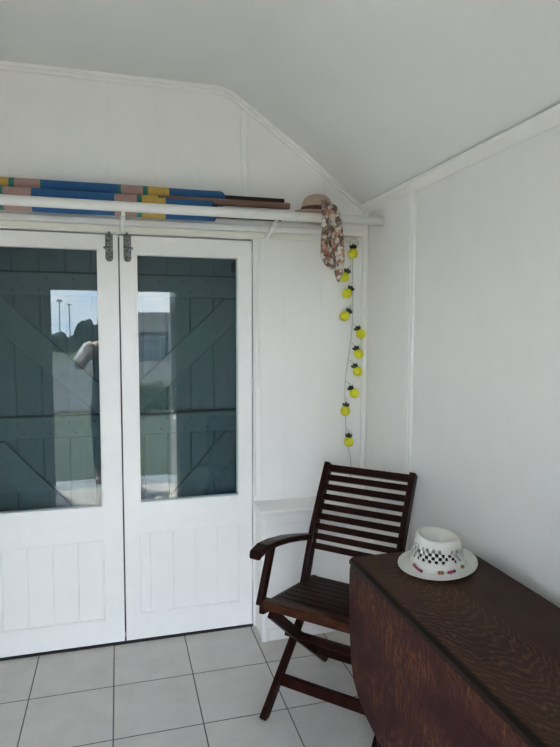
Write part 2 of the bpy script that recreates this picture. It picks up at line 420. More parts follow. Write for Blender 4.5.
# trims
def off(profile, d):                                       # same polyline moved towards the room
    return profile
m = MB()
rp = [(W-.002, 2.075)] + prof[1:] ; rp = rp + [(-x, z) for x, z in reversed(rp)]
for (xa, za), (xb, zb) in zip(rp[:-1], rp[1:]):
    dx, dz = xb-xa, zb-za; L = math.hypot(dx, dz); nx, nzv = dz/L, -dx/L
    if nzv > 0: nx, nzv = -nx, -nzv
    for w_, p_ in ((.030, .010), (.016, .020)):
        m._add([(xa, D, za), (xb, D, zb), (xb+nx*w_, D, zb+nzv*w_), (xa+nx*w_, D, za+nzv*w_),
                (xa, D-p_, za), (xb, D-p_, zb), (xb+nx*w_, D-p_, zb+nzv*w_), (xa+nx*w_, D-p_, za+nzv*w_)],
               [(0, 1, 2, 3), (7, 6, 5, 4), (0, 4, 5, 1), (1, 5, 6, 2), (2, 6, 7, 3), (3, 7, 4, 0)])
struct(m.build('trim_1', M['paint']))
for nm, sx in (('trim_2', 1), ('trim_3', -1)):             # cornice boards along the side walls
    q = [(W, 2.044), (W-.010, 2.044), (W-.048, 2.066), (W-.050, 2.078), (W-.045, 2.079), (W-.006, 2.056), (W, 2.055)]
    m = MB().poly([(sx*x, -.1, z) for x, z in q], (0, D+.1, 0))
    struct(m.build(nm, M['paint'], bevel=.0015))
struct(MB().box(W-.014, W, 2.215, 2.267, 0, 2.048).box(W-.019, W, 2.233, 2.249, 0, 2.048).build('trim_4', M['paint'], bevel=.003))   # batten on right wall
struct(MB().box(W-.028, W, D-.022, D, .66, 2.05).build('trim_5', M['paint'], bevel=.008, seg=3))                                # corner bead
struct(MB().box(.562, .592, D-.018, D, 1.975, 2.475).build('trim_6', M['paint'], bevel=.003))                                   # batten in the gable
struct(MB().box(-W, W-.05, D-.014, D, 1.897, 1.925).build('trim_7', M['cream'], bevel=.004))                                    # head board above the door
struct(MB().box(.630, .658, D-.008, D, 0.665, 1.897).box(.640, .650, D-.012, D, 1.2, 1.897).build('trim_8', M['paint'], bevel=.003))   # door casing
struct(MB().box(.6225, .629, D-.002, D+.05, 0, 1.894).build('trim_9', M['paint']))

# ------------------------------------------------------------------ glazed double door
def leaf(nm, x0, x1, p0, p1, pz0, pz1, q0, q1, qz0, qz1, label):
    y0, y1 = D, D+.042; z0, z1 = .015, 1.886
    p0 -= .009; p1 += .009; pz0 -= .006; pz1 += .010
    m = MB()
    m.box(x0, p0, y0, y1, z0, z1); m.box(p1, x1, y0, y1, z0, z1)
    m.box(p0, p1, y0, y1, pz1, z1)
    m.box(p0, p1, y0, y1, qz1, pz0); m.box(p0, p1, y0, y1, z0, qz0)
    m.box(p0, q0, y0, y1, qz0, qz1) if q0 > p0 + .001 else None
    m.box(q1, p1, y0, y1, qz0, qz1) if q1 < p1 - .001 else None
    o = struct(m.build(nm, M['doorwhite'])); o['label'] = label
    pn = MB().box(p0-.01, p1+.01, y0+.017, y0+.021, pz0-.01, pz1+.01).build('pane', M['glass'], o)
    b = MB(); w = .008
    for yy0, yy1 in ((y0-.0005, y0+.0165), (y0+.0215, y1)):
        b.box(p0, p0+w, yy0, yy1, pz0, pz1); b.box(p1-w, p1, yy0, yy1, pz0, pz1)
        b.box(p0+w, p1-w, yy0, yy1, pz1-w, pz1); b.box(p0+w, p1-w, yy0, yy1, pz0, pz0+w)
    b.build('glazing_bead', M['doorwhite'], o, bevel=.002)
    pl = MB().box(q0-.004, q1+.004, y0+.009, y0+.03, qz0-.004, qz1+.004).build('lower_panel', M['panel'], o)
    b = MB(); w = .007
    b.box(q0, q0+w, y0+.0005, y0+.011, qz0, qz1); b.box(q1-w, q1, y0+.0005, y0+.011, qz0, qz1)
    b.box(q0+w, q1-w, y0+.0005, y0+.011, qz1-w, qz1); b.box(q0+w, q1-w, y0+.0005, y0+.011, qz0, qz0+w)
    b.build('panel_bead', M['doorwhite'], o, bevel=.003)
    return o
left = leaf('door_1', -.614, .0065, -.545, -.084, .662, 1.818, -.545, -.078, .125, .508, 'left leaf of the white glazed double door')
right = leaf('door_2', .0132, .6160, .088, .548, .668, 1.800, .081, .554, .132, .524, 'right leaf of the white glazed double door')
for d, xc, sgn in ((left, -.031, -1), (right, .047, 1)):  # speckled tower bolts at the top of both leaves
    b = MB(); b.box(xc-.0165, xc+.0165, D-.004, D, 1.785, 1.886)
    b.tube([(xc+.0165*math.cos(a)*0, D-.004, 1.785) for a in (0,)] + [(xc, D, 1.785)], .0165, 20)
    bo = b.build('bolt', M['bolt'], d, bevel=.0015)
    MB().tube([(xc, D-.008, 1.775), (xc, D-.008, 1.905)], .0055, 10).build('bolt_rod', M['bolt'], bo, smooth=False)
    b = MB()
    for z in (1.80, 1.845, 1.876): b.box(xc-.0125, xc+.0125, D-.0145, D-.003, z-.007, z+.007)
    b.build('bolt_guide', M['bolt'], bo, bevel=.002)
    MB().tube([(xc, D-.008, 1.830), (xc+sgn*.017, D-.020, 1.827)], .004, 8).ball((xc+sgn*.019, D-.021, 1.827), .006).build('bolt_knob', M['bolt'], bo, smooth=True)
for z in (1.80, 1.20, .70, .28):                          # hinges, painted over, at the right jamb
    h = MB().tube([(.6205, D-.004, z-.035), (.6205, D-.004, z+.035)], .0045, 10)
    h.tube([(.6205, D-.004, z-.002), (.6205, D-.004, z+.002)], .0052, 10)
    h.build('hinge', M['paint'] if z != 1.80 else M['paint'], right)
struct(MB().box(-.63, .63, D+.0, D+.055, -.004, .006).build('door_gap_shade_strip', M['gap']))  # black strip painting in the shaded gap under the doors
# teal ledged-and-braced shutters outside the glass
for nm, x0, x1, sgn in (('door_3', -.64, -.004, -1), ('door_4', .004, .64, 1)):
    o = struct(MB().box(x0, x1, D+.111, D+.136, -.02, 1.94).build(nm, M['teal']))
    o['label'] = 'teal outer door of vertical boards behind the %s glazed leaf' % ('left' if sgn < 0 else 'right')
    a, b = sorted((sgn*.02, sgn*.60))
    lo, hi = D+.090, D+.1105
    for z0, z1 in ((1.62, 1.72), (.97, 1.07), (.24, .34)):
        MB().box(a, b, lo, hi, z0, z1).build('ledge', M['teal_bar'], o, bevel=.004)
        MB().box(a, b, lo+.004, hi, z1, z1+.008).build('ledge_gap_shade', M['gap_shade'], o)  # thin dark strip painting in the shadowed gap above the ledge
    for za, zb, zs in ((1.075, 1.615, 1.50), (.345, .965, .9)):
        # brace climbs from the meeting edge to the hinge side
        w = .125
        p = [(sgn*.02, za), (sgn*.02+sgn*.075, za), (sgn*.585, zb-w*.72), (sgn*.585, zb), (sgn*.50, zb), (sgn*.02, za+w*.62)]
        MB().poly([(x, lo+.001, z) for x, z in p], (0, hi-lo-.001, 0)).build('brace', M['teal_bar'], o, bevel=.004)
        MB().bar((sgn*.022, lo+.010, za+w*.62+.003), (sgn*.50, lo+.010, zb-.008), .007, .014, (0, 0, 1)).build('brace_gap_shade', M['gap_shade'], o)  # dark strip painting in the shadow line on the brace's upper edge
    b = MB()
    for z0 in (1.645, 1.695, .995, 1.045):
        for k in range(5):
            xx = sgn*(.08+.112*k + (.03 if z0 in (1.645, 1.045) else 0)); b.ball((xx, lo, z0), .0045, (1, .4, 1), 8)
    b.build('nail_heads', M['gap'], o)
lt = MB().box(.535, .552, D+.083, D+.0895, 1.745, 1.79).tube([(.53, D+.086, 1.77), (.562, D+.086, 1.80)], .004, 8)
lt.build('latch', M['gap'], bpy.data.objects['door_4'])

# open glazed leaves of the doorway behind the camera
for nm, sgn, ang in (('door_5', -1, 84), ('door_6', 1, 90)):
    hinge = Vector((-.592 if sgn < 0 else .492, -.098, 0)); d = Vector((-sgn*math.cos(math.radians(ang)), math.sin(math.radians(ang)), 0)); nrm = Vector((d.y, -d.x, 0))
    def pt(s_, t_, z_): return hinge + d*s_ + nrm*t_ + Vector((0, 0, z_))
    def slab(m_, s0, s1, t0, t1, z0, z1):
        vs = [pt(a_, b_, c_) for a_ in (s0, s1) for b_ in (t0, t1) for c_ in (z0, z1)]
        m_._add(vs, [(0, 1, 3, 2), (4, 6, 7, 5), (0, 4, 5, 1), (2, 3, 7, 6), (0, 2, 6, 4), (1, 5, 7, 3)])
    m = MB()
    slab(m, 0, .075, -.02, .02, .012, 1.81); slab(m, .465, .54, -.02, .02, .012, 1.81)
    slab(m, .075, .465, -.02, .02, 1.72, 1.81); slab(m, .075, .465, -.02, .02, .012, .665)
    o = struct(m.build(nm, M['doorwhite'], bevel=.002)); o['label'] = 'open glazed door leaf of the doorway, on the %s' % ('left' if sgn < 0 else 'right')
    m = MB(); slab(m, .070, .470, -.002, .002, .66, 1.725); m.build('pane', M['glass'], o)
struct(MB().box(-.64, .64, -.42, -.10, -.06, .004).build('trim_11', M['stone'], bevel=.004))   # doorstep

# ------------------------------------------------------------------ boxed casing low on the end wall
bx = struct(MB().box(.634, W, 2.566, D, 0, .612).build('partition', M['paint'], bevel=.002)); bx['label'] = 'low white boxed-in casing behind the chair'
m = MB(); m.box(.614, W, 2.540, D, .614, .634); m.box(.624, W, 2.552, D, .598, .614)
m.build('cap', M['paint'], bx, bevel=.006, seg=3)
m = MB(); m.box(.627, .662, 2.556, 2.568, 0.0, .598); m.box(.640, .650, 2.550, 2.560, 0, .598); m.box(.662, W, 2.558, 2.568, .560, .598); m.box(.662, W, 2.558, 2.568, 0, .055)
m.build('frame', M['paint'], bx, bevel=.004)

# ------------------------------------------------------------------ rail shelf over the door
sh = thing('rail_shelf', (0, D, 1.925), 'white pole rail shelf fixed along the wall above the glazed door', 'shelf')
MB().tube([(-W+.002, 2.535, 1.976), (W-.002, 2.535, 1.976)], .0205, 20).build('rail', M['paint'], sh, smooth=True)
MB().box(-W+.01, 1.166, 2.668, D-.001, 1.926, 1.950).box(-W+.01, 1.166, 2.684, D-.001, 1.950, 1.972).build('ledger', M['paint'], sh, bevel=.003)
for x in (-.62, .030, .690):
    b = MB().bar((x, 2.535, 1.946), (x-.005, 2.700, 1.905), .016, .022, (1, 0, 0))
    br = b.build('bracket', M['paint'], sh, bevel=.003)
    MB().tube([(x-.005, D-.03, 1.910), (x-.005, D-.013, 1.910)], .013, 16).build('bracket_foot', M['knob'], br, bevel=.003)

# ------------------------------------------------------------------ windbreak rolls on the shelf
def roll(cy, cz, x1, cuts, ry, rz, seed, label, pole_spec, nm):
    t = thing('rolled_windbreak', (0, cy, cz-rz), label, 'windbreak', 'rolled windbreaks on the rail shelf')
    m = MB(); N = 60; seg = 22; x0 = -W+.02; vs = []; fs = []
    for k in range(N+1):
        x = x0 + (x1-x0)*k/N
        for i in range(seg):
            a = 2*PI*i/seg
            f = 1 + .06*noise.noise(Vector((x*4+seed, math.cos(a)*1.1, math.sin(a)*1.1+seed))) + .03*math.sin(3*a+seed)
            e = 1.0
            xx = x + (.018*math.sin(a*1.0+seed) if k == N else 0)
            vs.append((xx, cy+ry*f*math.cos(a)*e, cz+rz*f*math.sin(a)*e))
    for k in range(N):
        for i in range(seg): fs.append((seg*k+i, seg*k+(i+1) % seg, seg*k+seg+(i+1) % seg, seg*k+seg+i))
    m._add(vs, fs)
    c0 = m.b.verts.new((x0, cy, cz)); c1 = m.b.verts.new((x1-.015, cy, cz)); m.b.verts.ensure_lookup_table()
    for i in range(seg):
        m.b.faces.new((m.b.verts[(i+1) % seg], m.b.verts[i], c0)); m.b.faces.new((m.b.verts[seg*N+i], m.b.verts[seg*N+(i+1) % seg], c1))
    m.build('fabric_roll', stripes(nm, cuts), t, smooth=True)
    for (dy, dz, xe, w, h, mt) in pole_spec:
        MB().box(x1-.25, xe, cy+dy-w/2, cy+dy+w/2, cz+dz-h/2, cz+dz+h/2).build('pole', M[mt], t, bevel=.004)
    return t
K = lambda px, o=0.0: -.472+.0042*px+o
roll(2.607, 1.996, .425, [(-1.2, 'blue'), (K(-120), 'pink'), (K(-70), 'blue'), (K(-24), 'yellow'), (K(4), 'green'), (K(9), 'pink'), (K(33), 'blue'), (K(111), 'pink'), (K(132), 'green'), (K(138), 'yellow'), (K(160), 'blue')],
     .043, .047, 1.3, 'striped windbreak roll lying against the white rail, lower and nearer of the two', [(-.018, .034, .765, .026, .026, 'polebrown'), (.006, -.020, .735, .034, .020, 'poledark')], 'windbreak_stripes_near')
roll(2.668, 2.062, .462, [(-1.2, 'blue'), (K(-110), 'pink'), (K(-60), 'blue'), (K(-18), 'yellow'), (K(11), 'green'), (K(16), 'pink'), (K(40), 'green'), (K(42), 'blue'), (K(113), 'green'), (K(117.5), 'pink'), (K(139.5), 'green'), (K(144), 'yellow'), (K(166), 'blue')],
     .042, .033, 4.1, 'striped windbreak roll against the wall, upper of the two, with dark pole ends', [(-.008, .004, .757, .028, .020, 'poledark')], 'windbreak_stripes_far')

# ------------------------------------------------------------------ straw hat with scarf on the shelf
hx, hy, hz = .908, 2.622, 2.010
ht = thing('straw_hat', (hx, hy, hz), 'pinkish straw sun hat with a domed crown lying on the rail shelf', 'hat')
dome = [(.0720, .004), (.0735, .018), (.0725, .035), (.068, .053), (.058, .069), (.042, .081), (.022, .087), (.0005, .089)]
MB().lathe(dome, (hx, hy, hz), 36).build('crown', M['straw_pink'], ht, smooth=True)
bw = lambda th, r, z: Vector((r*math.cos(th), r*math.sin(th)*.86, z + (.006*math.sin(2*th+.5) if r > .09 else 0)))
MB().lathe([(.070, .006), (.085, .007), (.104, .003), (.118, -.002), (.118, -.005), (.104, -.001), (.085, .002), (.070, .002)], (hx, hy, hz), 40, bw).build('brim', M['straw_pink'], ht, smooth=True)
MB().lathe([(.0742, .008), (.0755, .010), (.0757, .024), (.0744, .027), (.0735, .018), (.0742, .008)], (hx, hy, hz), 36).build('hat_band', M['hatband'], ht, smooth=True)
sc = thing('scarf', (.955, 2.505, 1.69), 'floral cream and peach scarf hanging from the shelf hat over the rail', 'scarf')
def tail(path, widths, ph):
    """cloth strip: path of (x, y, z) centres, wavy across, with thickness"""
    m = MB(); nx_ = 10; vs = []; fs = []
    P = [Vector(p) for p in path]
    # resample
    Q, Wd = [], []
    for k in range(len(P)-1):
        for j in range(5):
            t = j/5; Q.append(P[k].lerp(P[k+1], t)); Wd.append(widths[k]*(1-t)+widths[k+1]*t)
    Q.append(P[-1]); Wd.append(widths[-1])
    n = len(Q)
    for side in (0, 1):
        for k, q in enumerate(Q):
            for i in range(nx_+1):
                u = i/nx_-.5
                wv = .007*math.sin(u*9+ph+k*.12) * min(1, Wd[k]/.06)
                d = (Q[min(k+1, n-1)]-Q[max(k-1, 0)]).normalized(); nr = d.cross(Vector((1, 0, 0))).normalized()
                vs.append(q + Vector((u*Wd[k], 0, 0)) + nr*(wv + (.0025 if side else 0)))
    o_ = n*(nx_+1); st = nx_+1
    for k in range(n-1):
        for i in range(nx_):
            a = k*st+i; fs.append((a, a+1, a+st+1, a+st)); fs.append((o_+a, o_+a+st, o_+a+st+1, o_+a+1))
        for a in (k*st, k*st+nx_): fs.append((a, a+st, o_+a+st, o_+a))
    for i in range(nx_):
        for a in (i, (n-1)*st+i): fs.append((a, a+1, o_+a+1, o_+a))
    return m._add(vs, fs)
tail([(.905, 2.536, 2.040), (.910, 2.508, 2.022), (.913, 2.495, 1.985), (.917, 2.495, 1.93), (.921, 2.496, 1.86), (.920, 2.497, 1.80), (.928, 2.498, 1.765), (.935, 2.498, 1.742)],
     [.030, .042, .050, .058, .070, .070, .050, .012], 0.4).build('tail', M['floral'], sc, smooth=True)
tail([(.922, 2.530, 2.042), (.938, 2.500, 2.022), (.948, 2.483, 1.985), (.953, 2.483, 1.93), (.959, 2.484, 1.86), (.966, 2.485, 1.79), (.966, 2.486, 1.725), (.966, 2.486, 1.684)],
     [.026, .036, .042, .052, .060, .058, .044, .012], 2.3).build('tail', M['floral'], sc, smooth=True)
m = MB(); m.lathe([(.0005, -.016), (.012, -.013), (.019, 0), (.013, .012), (.0005, .016)], (.913, 2.528, 2.040), 14, lambda th, r, z: Vector((r*1.25*math.cos(th), r*.9*math.sin(th), z*(1+.2*math.sin(3*th)))))
m.build('knot', M['floral'], sc, smooth=True)

# ------------------------------------------------------------------ pineapple string lights
sl = thing('string_lights', (1.112, D-.03, .84), 'string of yellow pineapple lights hanging by the corner trim', 'string lights')
yb = D-.034
PN = [((1.116, 1.842), 0), ((1.072, 1.727), 28), ((1.087, 1.647), 38), ((1.077, 1.537), 42), ((1.163, 1.450), -35), ((1.153, 1.350), -28), ((1.149, 1.263), -32), ((1.132, 1.154), -38), ((1.085, 1.065), 5), ((1.105, .909), 0)]
wx = lambda z: 1.112 + .010*math.sin(z*5.0) + (.016 if 1.35 < z < 1.75 else .004)
wpts = [(1.108, D-.014, 1.915)] + [(1.112 + .012*math.sin(z*4.2+.4) + .010*math.exp(-((z-1.5)/.2)**2) - .012*math.exp(-((z-1.2)/.15)**2), D-.010, z) for z in [1.90-.03*i for i in range(34)]]
wpts += [(1.115, D-.010, .87), (1.126, D-.010, .82), (1.128, D-.010, .76), (1.128, D-.010, .70)]
mw = MB().tube(wpts, .0016, 6)
lp = [(1.100+.022*math.cos(a)-.030, D-.012-.004*math.sin(a*.5), 1.897+.022*math.sin(a)) for a in [k*2*PI/16 for k in range(15)]]
mw.tube(lp, .0016, 6)
mw.tube([(1.128+.024*math.cos(a), D-.016, 1.893+.024*math.sin(a)) for a in [k*2*PI/16+1 for k in range(16)]], .0016, 6)
for (x, z), ang in PN:
    a = math.radians(ang); tipx, tipz = x+.033*math.sin(a), z+.033*math.cos(a)
    wz = min(1.9, tipz+.012)
    mw.tube([(x+.040*math.sin(a), yb, z+.040*math.cos(a)), ((tipx+1.112)/2+.003, D-.016, tipz+.022), (1.112 + .012*math.sin(wz*4.2+.4) + .010*math.exp(-((wz-1.5)/.2)**2) - .012*math.exp(-((wz-1.2)/.15)**2), D-.010, wz+.02)], .0014, 6)
mw.build('wire', M['wire'], sl, smooth=True)
for (x, z), ang in PN:
    a = math.radians(ang); R = Matrix.Rotation(a, 3, 'Y')
    c = Vector((x, yb, z)); m = MB()
    prof_ = [(max(1e-4, .0245*math.sin(PI*k/12)), -.0255*math.cos(PI*k/12)) for k in range(13)]
    m.lathe(prof_, c, 20, lambda th, r, zz: R @ Vector((r*math.cos(th), r*math.sin(th), zz)))
    b = m.build('pineapple_bulb', M['bulb'], sl, smooth=True)
    m = MB()
    for k in range(7):                                      # crown of pointed leaves
        th = 2*PI*k/6 if k < 6 else 0; tl = .75 if k < 6 else 0.0
        dr = Vector((math.sin(tl)*math.cos(th), math.sin(tl)*math.sin(th), math.cos(tl))); s0 = Vector((0, 0, .020)); sd = dr.cross(Vector((0.3, .2, 1))).normalized() if k < 6 else Vector((1, 0, 0))
        q = [(0, .005), (.009, .0095), (.017, .0085), (.026, .002)]
        L = [s0+dr*l+sd*w for l, w in q] + [s0+dr*l-sd*w for l, w in reversed(q)]
        nrm = dr.cross(sd)*.0022
        m.poly([c + R @ (p-nrm) for p in L], R @ (nrm*2))
    m.build('leaf_crown', M['leafgreen'], b)

# ------------------------------------------------------------------ folding armchair
CF = Vector((.493, 2.034, 0)); CU = Vector((.700, -.714, 0)); CV = Vector((.714, .700, 0))
def cp(u, v, z): return CF + CU*u + CV*v + Vector((0, 0, z))
ch = thing('folding_armchair', cp(.22, .25, 0), 'dark slatted wooden folding armchair standing in the corner', 'chair')
CW = .458
postL = [(.27, .335), (.300, .405), (.345, .520), (.390, .630), (.460, .757), (.532, .880)]
def cbar(a, b, w, t, nm, mt='chair', side=CU, parent=None, bev=.003):
    return MB().bar(cp(*a), cp(*b), w, t, side).build(nm, M[mt], parent or ch, bevel=bev)
for s in (0, 1):
    u_out = .012 if s == 0 else CW-.012
    u_in = .038 if s == 0 else CW-.038
    cbar((u_out, .000, 0), (u_out, .425, .375), .022, .040, 'leg')                    # front foot up to the back of the seat
    cbar((u_in, .495, 0), (u_in, .015, .420), .022, .040, 'leg')                     # rear foot up to the front of the seat
    up_ = .026 if s == 0 else .410
    pp = []
    for k in range(len(postL)-1):
        for j in range(3):
            t = j/3; pp.append(cp(up_, postL[k][0]*(1-t)+postL[k+1][0]*t, postL[k][1]*(1-t)+postL[k+1][1]*t))
    pp.append(cp(up_, *postL[-1]))
    MB().sweep(pp, .024, .046, CU).build('back_post', M['chair'], ch, bevel=.003)
    ua = .002 if s == 0 else CW-.002
    path = [(-.045, .637), (-.034, .654), (.015, .664), (.09, .658), (.18, .642), (.27, .622), (.355, .600), (.385, .592)]
    MB().sweep([cp(ua+(.018 if s == 0 else -.018)*max(0, (v-.2)/.2)*.9, v, z) for v, z in path], [.040, .050, .054, .054, .052, .046, .040, .036], [.018, .024, .024, .024, .024, .024, .024, .024], CU).build('armrest', M['chair'], ch, bevel=.006, )
    cbar((ua+(.004 if s == 0 else -.004), .070, .652), (u_out-.006 if s == 0 else u_out+.006, -.012, .452), .022, .034, 'arm_support')
    cbar((u_out, -.012, .437), (u_out, .43, .387), .022, .034, 'seat_rail')
def post_at(z):
    for (va, za), (vb, zb) in zip(postL[:-1], postL[1:]):
        if za <= z <= zb: return va+(vb-va)*(z-za)/(zb-za)
    return postL[-1][0]
NB = 9; zt0, zt1 = .862, .564
for k in range(NB):                                       # top rail, seven slats, bottom rail
    z = zt0 + (zt1-zt0)*k/(NB-1) - (.001 if k == 0 else 0)
    h = .030 if k == 0 else .0258
    v = post_at(z); dv = post_at(min(z+.02, .880))-post_at(z-.02); sd = Vector((CV.x*dv, CV.y*dv, .04)).normalized()
    MB().bar(cp(.035, v, z), cp(.402, v, z), h, .014 if k else .022, sd).build('back_rail' if k in (0, NB-1) else 'back_slat', M['chair'], ch, bevel=.002)
for k in range(9):                                        # seat slats lie side to side, falling to the back
    v = .008+.046*k; z = .455 - .12*v
    MB().bar(cp(.001 if k == 0 else .024, v, z), cp(CW-.001 if k == 0 else CW-.024, v, z), .036, .020 if k else .034, CV).build('seat_slat', M['chair' if k else 'chair_edge'], ch, bevel=.004)
cbar((-.022, .232, .232), (CW+.022, .232, .232), .026, .022, 'stretcher', side=Vector((0, 0, 1)))
cbar((.03, .395, .092), (CW-.03, .395, .092), .034, .018, 'stretcher', side=Vector((0, 0, 1)))
cbar((.012, .118, .103), (CW-.012, .118, .103), .046, .018, 'stretcher', side=Vector((0, 0, 1)))

# ------------------------------------------------------------------ drop-leaf table along the right wall
TX0, TX1, TY0, TY1, TZ = .722, 1.145, .50, 1.735, .722
tb = thing('drop_leaf_table', ((TX0+TX1)/2, (TY0+TY1)/2, 0), 'dark oak gateleg table with its rounded leaf hanging down, against the wall', 'table')
MB().box(TX0+.012, TX1-.008, TY0, TY1, TZ-.020, TZ).build('table_top', M['oak'], tb, bevel=.003)
# moulded rule-joint edge along both long sides
for xa, sg in ((TX0+.012, -1), (TX1-.008, 1)):
    pr = [(0, -.0015), (.004*sg, -.0025), (.007*sg, -.007), (.012*sg, -.009), (.012*sg, -.022), (0, -.022)]
    MB().poly([(xa+a, TY0, TZ+b) for a, b in pr], (0, TY1-TY0, 0)).build('rule_joint', M['oak_edge'], tb)
def leafpoly(nm, x, sg):
    yc = (TY0+TY1)/2
    half = [(1.735, TZ-.0235), (1.741, .680), (1.743, .64), (1.742, .572), (1.738, .505), (1.731, .439), (1.720, .376), (1.698, .322), (1.655, .285), (1.600, .262), (1.54, .250), (1.46, .240), (1.34, .230), (1.22, .226)]
    pts = [(x, y, z) for y, z in half] + [(x, yc, .225)] + [(x, 2*yc-y, z) for y, z in reversed(half)]
    return MB().poly(pts, (.018*sg, 0, 0)).build(nm, M['oak_leaf'], tb, bevel=.004)
leafpoly('drop_leaf', TX0+.003, 1)
leafpoly('drop_leaf', TX1-.003, -1)
yL0, yL1, xL0, xL1 = TY0+.13, TY1-.13, TX0+.040, TX1-.05
def turned(x, y, nm='leg'):
    pr = [(.0005, 0), (.020, 0), (.024, .02), (.024, .05), (.018, .06), (.021, .07), (.021, .12), (.015, .14), (.023, .20), (.013, .26), (.022, .33), (.024, .40), (.015, .47), (.022, .49), (.022, .70), (.0005, .70)]
    return MB().lathe(pr, (x, y, 0), 20).build(nm, M['oak_edge'], tb, smooth=True)
for x in (xL0+.02, xL1-.02):
    for y in (yL0+.02, yL1-.02): turned(x, y)
for y in (yL0, yL1): MB().box(xL0, xL1, y-.01, y+.01, .58, TZ-.021).build('apron', M['oak_edge'], tb, bevel=.002)
for x in (xL0, xL1): MB().box(x-.01, x+.01, yL0, yL1, .58, TZ-.021).build('apron', M['oak_edge'], tb, bevel=.002)
for x in (xL0+.02, xL1-.02): MB().box(x-.015, x+.015, yL0+.04, yL1-.04, .075, .105).build('stretcher', M['oak_edge'], tb, bevel=.003)
# gate on the room side, folded in line with the frame: its post, top and foot bars
gx = xL0-.014
m = MB(); m.box(gx-.011, gx+.011, 1.07, yL1-.10, .56, .60); m.box(gx-.011, gx+.011, 1.07, yL1-.10, .075, .11); m.box(gx-.011, gx+.011, 1.07, 1.10, 0.06, .62)
gt = m.build('gate', M['oak_edge'], tb, bevel=.003)
MB().sweep([(gx, 1.50, 0), (gx, 1.50, .35), (gx, 1.50, .70)], .022, [.034, .028, .040], (1, 0, 0)).build('gate_leg', M['oak_edge'], gt, bevel=.004)

# ------------------------------------------------------------------ white trilby on the table
bx_, by_, bz_ = .962, 1.590, TZ+.0005
hat = thing('straw_trilby', (bx_, by_, bz_), 'white open-weave straw trilby with a pinched crown on the dark table', 'hat')
HF = math.radians(205)                                    # direction the front of the hat points
fx, fy = math.cos(HF), math.sin(HF)
SEG = 144
def crown(th, r, z):
    # oval plan, crown slanting down to the back, dented top, two pinches at the front
    ca, sa = math.cos(th), math.sin(th)
    lx, ly = .094*r*ca, .081*r*sa
    h = z*(.101 + .011*math.cos(th+HF-math.radians(150))*min(1, r/.6))
    if z > .5:
        k = (z-.5)/.5
        for t0 in (.55, 2*PI-.55):
            dth = (th-t0+PI) % (2*PI)-PI
            f_ = math.exp(-dth*dth/.12)*.16*k; lx *= 1-f_*.4; ly *= 1-f_
    if z > .93:
        h -= min(1, (z-.93)/.07)*.036*math.exp(-(ly/.034)**2)*math.exp(-((lx-.010)/.058)**4)
    return Vector((lx*fx-ly*fy, lx*fy+ly*fx, h))
def taper(z): return 1.0 - .17*z - .10*max(0, z-.35)
rows = [(taper(z), z) for z in [0, .08, .16, .24] + [.30+.032*i for i in range(13)] + [.74, .80, .86]]
rows += [(.755, .915), (.715, .955), (.665, .985), (.60, 1.0), (.50, 1.0), (.40, 1.0), (.30, 1.0), (.20, 1.0), (.10, 1.0), (.002, 1.0)]
m = MB(); m.lathe(rows, (bx_, by_, bz_+.010), SEG, crown)
m.b.faces.ensure_lookup_table()
kill = []
for band, k0 in enumerate((4, 7, 10, 13)):                 # rows of open diamonds, every other row offset
    for kk in range(3):
        for i in range(SEG):
            q = (i + (3 if band % 2 else 0)) % 6
            if band in (0, 3) and ((i+(3 if band % 2 else 0))//6) % 5 == 4: continue
            if q in (1, 2, 3): kill.append(m.b.faces[(k0+kk)*SEG+i])
bmesh.ops.delete(m.b, geom=kill, context='FACES')
cr_ = m.build('crown', M['straw'], hat, smooth=True)
so = cr_.modifiers.new('thick', 'SOLIDIFY'); so.thickness = .004; so.offset = -1
def brimf(th, r, z):
    ca, sa = math.cos(th), math.sin(th)
    k = max(0, (r-.09)/.033)
    lx, ly = (r+.008)*ca, (r-.006)*sa
    lift = k*k*(.009 + .016*(ca < 0)*abs(ca)**1.5 - .006*max(0, ca))
    return Vector((lx*fx-ly*fy, lx*fy+ly*fx, z+lift))
MB().lathe([(.086, .014), (.089, .0105), (.100, .0065), (.108, .0045), (.116, .0050), (.122, .0065), (.1235, .0062), (.1235, .0040), (.116, .0018), (.108, .001), (.100, .003), (.087, .0068), (.084, .012)], (bx_, by_, bz_), 64, brimf).build('brim', M['straw'], hat, smooth=True)
pts = []
for i in range(61):
    q = crown(2*PI*i/60, 1.012, .085); pts.append((bx_+q.x, by_+q.y, bz_+.010+q.z))
cd = MB().tube(pts, .0011, 6, cap=False).build('hat_cord', M['cord'], hat, smooth=True)
def bead(adeg, out, dz, r, mt):
    th = math.radians(adeg)-HF
    q = crown(th, 1.03+out, .06); MB().ball((bx_+q.x, by_+q.y, bz_+.012+q.z+dz), r, seg=12).build('bead', M[mt], cd, smooth=True)
for a_, s_ in (((193, .02, .006, .0055, 'bead_brown'), 0), ((198, .03, .003, .0045, 'bead_pink'), 0), ((203, .04, .001, .0048, 'bead_pink'), 0), ((208, .05, -.001, .0045, 'bead_pink'), 0), ((213, .06, -.002, .0045, 'bead_black'), 0),
               ((247, .05, .001, .006, 'bead_brown'), 0), ((252, .05, .001, .006, 'bead_brown'), 0),
               ((264, .05, .001, .0045, 'bead_pink'), 0), ((268, .05, .001, .0052, 'bead_pink'), 0), ((272, .05, .002, .0048, 'bead_pink'), 0), ((276, .05, .003, .0048, 'bead_black'), 0),
               ((298, .04, .008, .0058, 'bead_brown'), 0)):
    bead(*a_)

